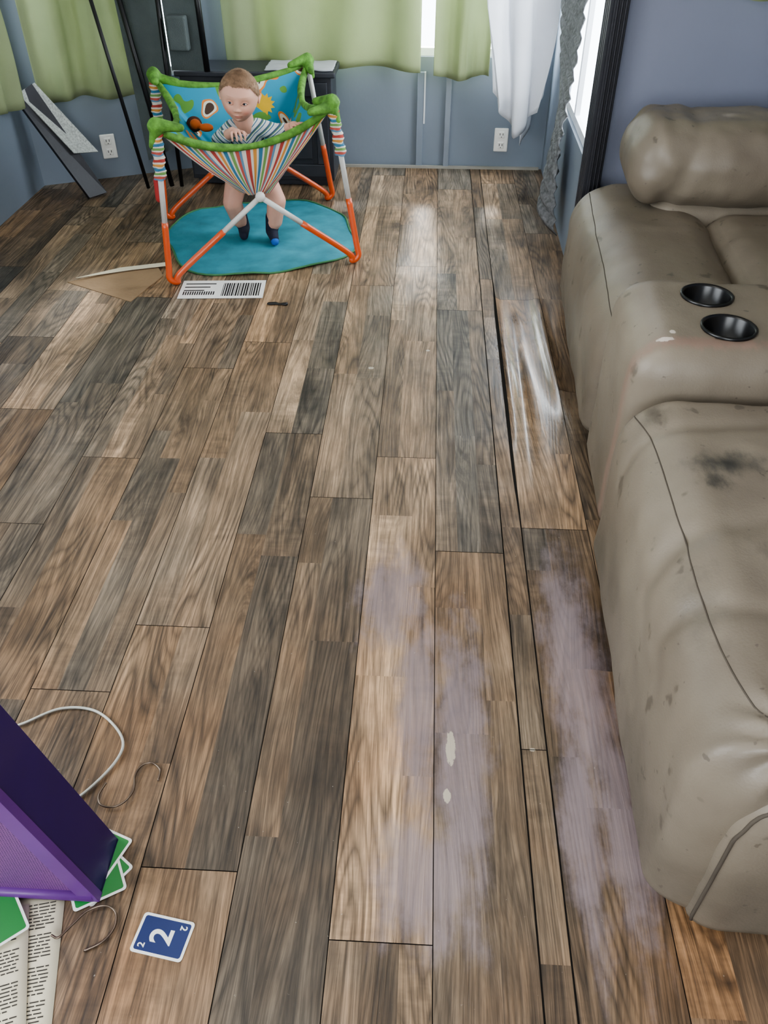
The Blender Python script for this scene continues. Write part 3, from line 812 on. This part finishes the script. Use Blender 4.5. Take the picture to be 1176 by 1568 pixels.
# ------------------------------------------------------------ PURPLE BIN
e=empty('purple_storage_box',(-.66,.66,0))
pd=mat('purple_plastic_dark',(50,28,88),.4,var=.08,coat=.15); pl=mat('purple_plastic_light',(100,54,128),.4,var=.1)
x0,x1,y0,y1,h=-.92,-.515,.615,.720,.42; sl=-.105
def hexa(name,lo,hi,m,both=True):
    v=[];(ax,ay,az),(bx,by,bz)=lo,hi
    for z in (az,bz):
        k=sl*z/h; ka=k if both else 0
        v+=[(ax+ka,ay,z),(bx+k,ay,z),(bx+k,by,z),(ax+ka,by,z)]
    return mesh(name,v,[(0,3,2,1),(4,5,6,7),(0,1,5,4),(1,2,6,5),(2,3,7,6),(3,0,4,7)],m,e)
hexa('side_wall',(x1-.006,y0,.006),(x1,y1,h),pd)
hexa('back_wall',(x0,y1-.004,.006),(x1-.002,y1,h),pd,False); hexa('bottom',(x0,y0,.004),(x1,y1,.01),pd,False)
boxes('left_wall',[(x0,y0,.006,x0+.006,y1,h)],pd,e)
hexa('corner_rail',(x1-.03,y0-.006,.004),(x1+.001,y0+.010,h),pl)
tube('bottom_rail',[(x0,y0,.014),(x1-.01,y0,.014)],.010,pl,e,smooth=False)
meshm=bpy.data.materials.new('purple_mesh');meshm.use_nodes=True;t=meshm.node_tree;pb=t.nodes['Principled BSDF'];pb.inputs['Roughness'].default_value=.5
tc=t.nodes.new('ShaderNodeTexCoord');vo=t.nodes.new('ShaderNodeTexVoronoi');vo.inputs['Scale'].default_value=230;vo.inputs['Randomness'].default_value=.1;t.links.new(tc.outputs['Object'],vo.inputs['Vector'])
cr=t.nodes.new('ShaderNodeValToRGB');cr.color_ramp.elements[0].position=.25;cr.color_ramp.elements[0].color=L4((50,25,76));cr.color_ramp.elements[1].position=.4;cr.color_ramp.elements[1].color=L4((122,76,132))
t.links.new(vo.outputs[0],cr.inputs[0]);t.links.new(cr.outputs[0],pb.inputs['Base Color'])
v=[(x0,y0+.002,.02),(x1-.01,y0+.002,.02),(x1-.01+sl,y0+.002,h),(x0,y0+.002,h)]
mesh('mesh_front',v,[(0,1,2,3)],meshm,e).modifiers.new('s','SOLIDIFY').thickness=.003
# ------------------------------------------------------------ small things
cardw=mat('card_white',(222,222,218),.4,var=.02);cardb=mat('card_blue',(20,40,92),.35,var=.05);cardg=mat('card_green',(46,120,60),.35,var=.05)
def card(name,loc,rz,m,num=None):
    e=empty(name,loc,rz)
    def rr(nm,w,h_,r,z,th,mm):
        v=[]
        for (cx,cy,a0) in ((w/2-r,h_/2-r,0),(-w/2+r,h_/2-r,90),(-w/2+r,-h_/2+r,180),(w/2-r,-h_/2+r,270)):
            for k in range(6):
                a=math.radians(a0+18*k);v.append((cx+r*math.cos(a),cy+r*math.sin(a),z))
        N=len(v);v2=v+[(x,y,z+th) for (x,y,_) in v]
        f=[tuple(range(N-1,-1,-1)),tuple(range(N,2*N))]+[(i,(i+1)%N,N+(i+1)%N,N+i) for i in range(N)]
        mesh(nm,v2,f,mm,e,False)
    rr('stock',.064,.090,.006,0,.0007,cardw); rr('ink',.055,.081,.004,.0007,.0002,m)
    if num:
        for (tx,sz,px,py,rot) in ((num,.052,0,0,0),(num,.016,-.019,.029,0),(num,.016,.019,-.029,math.pi)):
            cu=bpy.data.curves.new('numeral','FONT');cu.body=tx;cu.size=sz;cu.align_x='CENTER';cu.align_y='CENTER';cu.extrude=.0001;cu.offset=sz*.02
            o=link(bpy.data.objects.new('numeral',cu));o.location=(px,py,.0011);o.rotation_euler=(0,0,rot);cu.materials.append(cardw);o.parent=e
    return e
card('playing_card',(-.394,.560,.001),math.radians(-13+90+4),cardb,'2')
card('playing_card',(-.527,.655,.001),math.radians(-35),cardg)
card('playing_card',(-.530,.64,.0025),math.radians(-60),cardg)
card('playing_card',(-.535,.69,.004),math.radians(-20),cardg)
card('playing_card',(-.665,.572,.013),math.radians(40),cardg)
paperm=mat('paper_cream',(206,198,174),.8,var=.04); ink=mat('print_ink',(52,48,42),.8)
def sheet(name,loc,rz,w,h_,lines,seed):
    random.seed(seed); e=empty(name,loc,rz);v=[];f=[]
    for j in range(9):
        for i in range(9):
            x=-w/2+w*i/8;y=-h_/2+h_*j/8;v.append((x,y,.0))
    for j in range(8):
        for i in range(8):
            a=j*9+i;f.append((a,a+1,a+10,a+9))
    mesh('page',v,f,paperm,e,False,True).modifiers.new('s','SOLIDIFY').thickness=.0006
    bx=[]
    for k in range(lines):
        y=h_/2-.02-k*(h_-.04)/lines; x=-w/2+.012
        if k%9==8: continue
        end=w/2-.014-(random.uniform(0,.05) if k%9==7 else 0)
        while x<end-.004:
            ww=min(random.uniform(.006,.018),end-x)
            bx.append((x,y,.0004,x+ww,y+.0018,.0008))
            x+=ww+.0022
    boxes('print',bx,ink,e,False)
sheet('printed_paper',(-.640,.475,.0015),math.radians(14),.19,.27,40,1)
sheet('printed_paper',(-.675,.44,.0055),math.radians(20),.19,.27,40,2)
e=empty('barcode_label',(-.795,2.995,.002),math.radians(4))
boxes('label_sheet',[(-.165,-.08,0,.165,.08,.0012)],cardw,e,False)
bx=[];x=.0;random.seed(3)
while x<.15:
    w=random.choice((.002,.004,.006));bx.append((x,-.06,.0012,x+w,.055,.0016));x+=w+random.choice((.003,.004))
for k in range(3): bx.append((-.15,.045-.03*k,.0012,-.03-.02*k,.053-.03*k,.0016))
for k in range(14): bx.append((-.15+.009*k,-.05,.0012,-.145+.009*k,-.02,.0016))
boxes('barcode',bx,blk,e,False)
cb=mat('cardboard',(140,116,88),.85,bump=.2)
mesh('cardboard_scrap',[(-1.43,3.03,.002),(-1.127,2.87,.002),(-1.06,3.10,.008),(-1.12,3.22,.006),(-1.25,3.15,.006)],[(0,1,2,3,4)],cb).modifiers.new('s','SOLIDIFY').thickness=.004
mesh('paper_scrap',[(-1.40,3.05,.012),(-1.25,3.155,.013),(-1.08,3.22,.012),(-1.05,3.19,.013),(-1.2,3.14,.012)],[(0,4,3,2,1)],paperm).modifiers.new('s','SOLIDIFY').thickness=.002
rbox('dark_debris',(-.60,2.87,.0),(-.52,2.885,.008),.004,blk,step=.004,amp=.004,freq=30)
cord=mat('cord_white',(190,190,180),.5)
tube('white_cord',[(-.83,.93,.006),(-.783,.954,.006),(-.719,.994,.006),(-.643,.99,.006),(-.575,.934,.006),(-.568,.881,.006),(-.608,.807,.006),(-.66,.76,.006)],.0028,cord)
metal=mat('hook_metal',(120,106,94),.3,metal=.9,var=.2)
def hook(cx,cy,px,cpx,cpy,sc):
    pts=[(cx+(a-cpx)/sc,cy-(bb-cpy)/(sc*.92),.004+.0008*i) for i,(a,bb) in enumerate(px)]
    tube('metal_s_hook',pts,.002,metal)
hook(-.526,.828,[(240,1195),(238,1178),(222,1168),(208,1174),(203,1190),(208,1213),(200,1232),(184,1241),(166,1238),(159,1224),(164,1206)],200,1205,806)
hook(-.521,.568,[(140,1452),(165,1438),(176,1418),(170,1398),(150,1391),(128,1400),(112,1420),(98,1438),(86,1436)],135,1420,920)
# ------------------------------------------------------------ LIGHT
w=bpy.data.worlds.new('world');S.world=w;w.use_nodes=True
bg=w.node_tree.nodes['Background'];bg.inputs[0].default_value=(.82,.91,1,1);bg.inputs[1].default_value=7
def area(name,loc,target,sx,sy,pw,col=(1,1,1)):
    a=bpy.data.lights.new(name,'AREA');a.shape='RECTANGLE';a.size=sx;a.size_y=sy;a.energy=pw;a.color=col
    o=link(bpy.data.objects.new(name,a));o.location=loc;o.rotation_euler=(Vector(target)-Vector(loc)).to_track_quat('-Z','Y').to_euler();return o
area('daylight_back',(-.2,4.78,1.0),(-.2,2,.2),1.45,.85,60,(.9,.96,1))
area('daylight_alcove',(.78,3.75,1.1),(-1,3.3,.2),.85,1.3,45,(.92,.97,1))
area('fill_left',(-2.15,.55,1.3),(0,.8,.3),1.9,1.15,32,(1,.98,.96))  # fill light through the added, unseen left window
area('fill_front',(-.2,-1.5,1.4),(-.2,2,.2),1.7,1.1,32,(1,.97,.93))  # fill light through the added window behind the camera
sn=bpy.data.lights.new('sun','SUN');sn.energy=6;sn.angle=math.radians(7);sn.color=(1,.97,.92)
o=link(bpy.data.objects.new('sun',sn));o.location=(0,6,3);o.rotation_euler=Vector((0.0,-.755,-.656)).to_track_quat('-Z','Y').to_euler()
e=empty('ceiling_fill_lamp',(-.3,1.3,H))  # ceiling fixture added out of view as fill light for the room
bm=bmesh.new();bmesh.ops.create_uvsphere(bm,u_segments=32,v_segments=16,radius=1,matrix=Matrix.Translation((-.3,1.3,H-.02))@Matrix.Diagonal((.17,.17,.07,1)))
me=bpy.data.meshes.new('fill_lamp_shade');bm.to_mesh(me);bm.free();me.materials.append(fill_lampm);adopt(link(bpy.data.objects.new('fill_lamp_shade',me)),e)
pl_=bpy.data.lights.new('fill_bulb','POINT');pl_.energy=16;pl_.color=(1,.94,.86);pl_.shadow_soft_size=.18  # point light of the added ceiling fixture
o=link(bpy.data.objects.new('fill_bulb',pl_));o.location=(-.3,1.3,H-.3);adopt(o,e)
S.view_settings.view_transform='AgX'
S.view_settings.look='AgX - Medium High Contrast'
S.view_settings.exposure=0
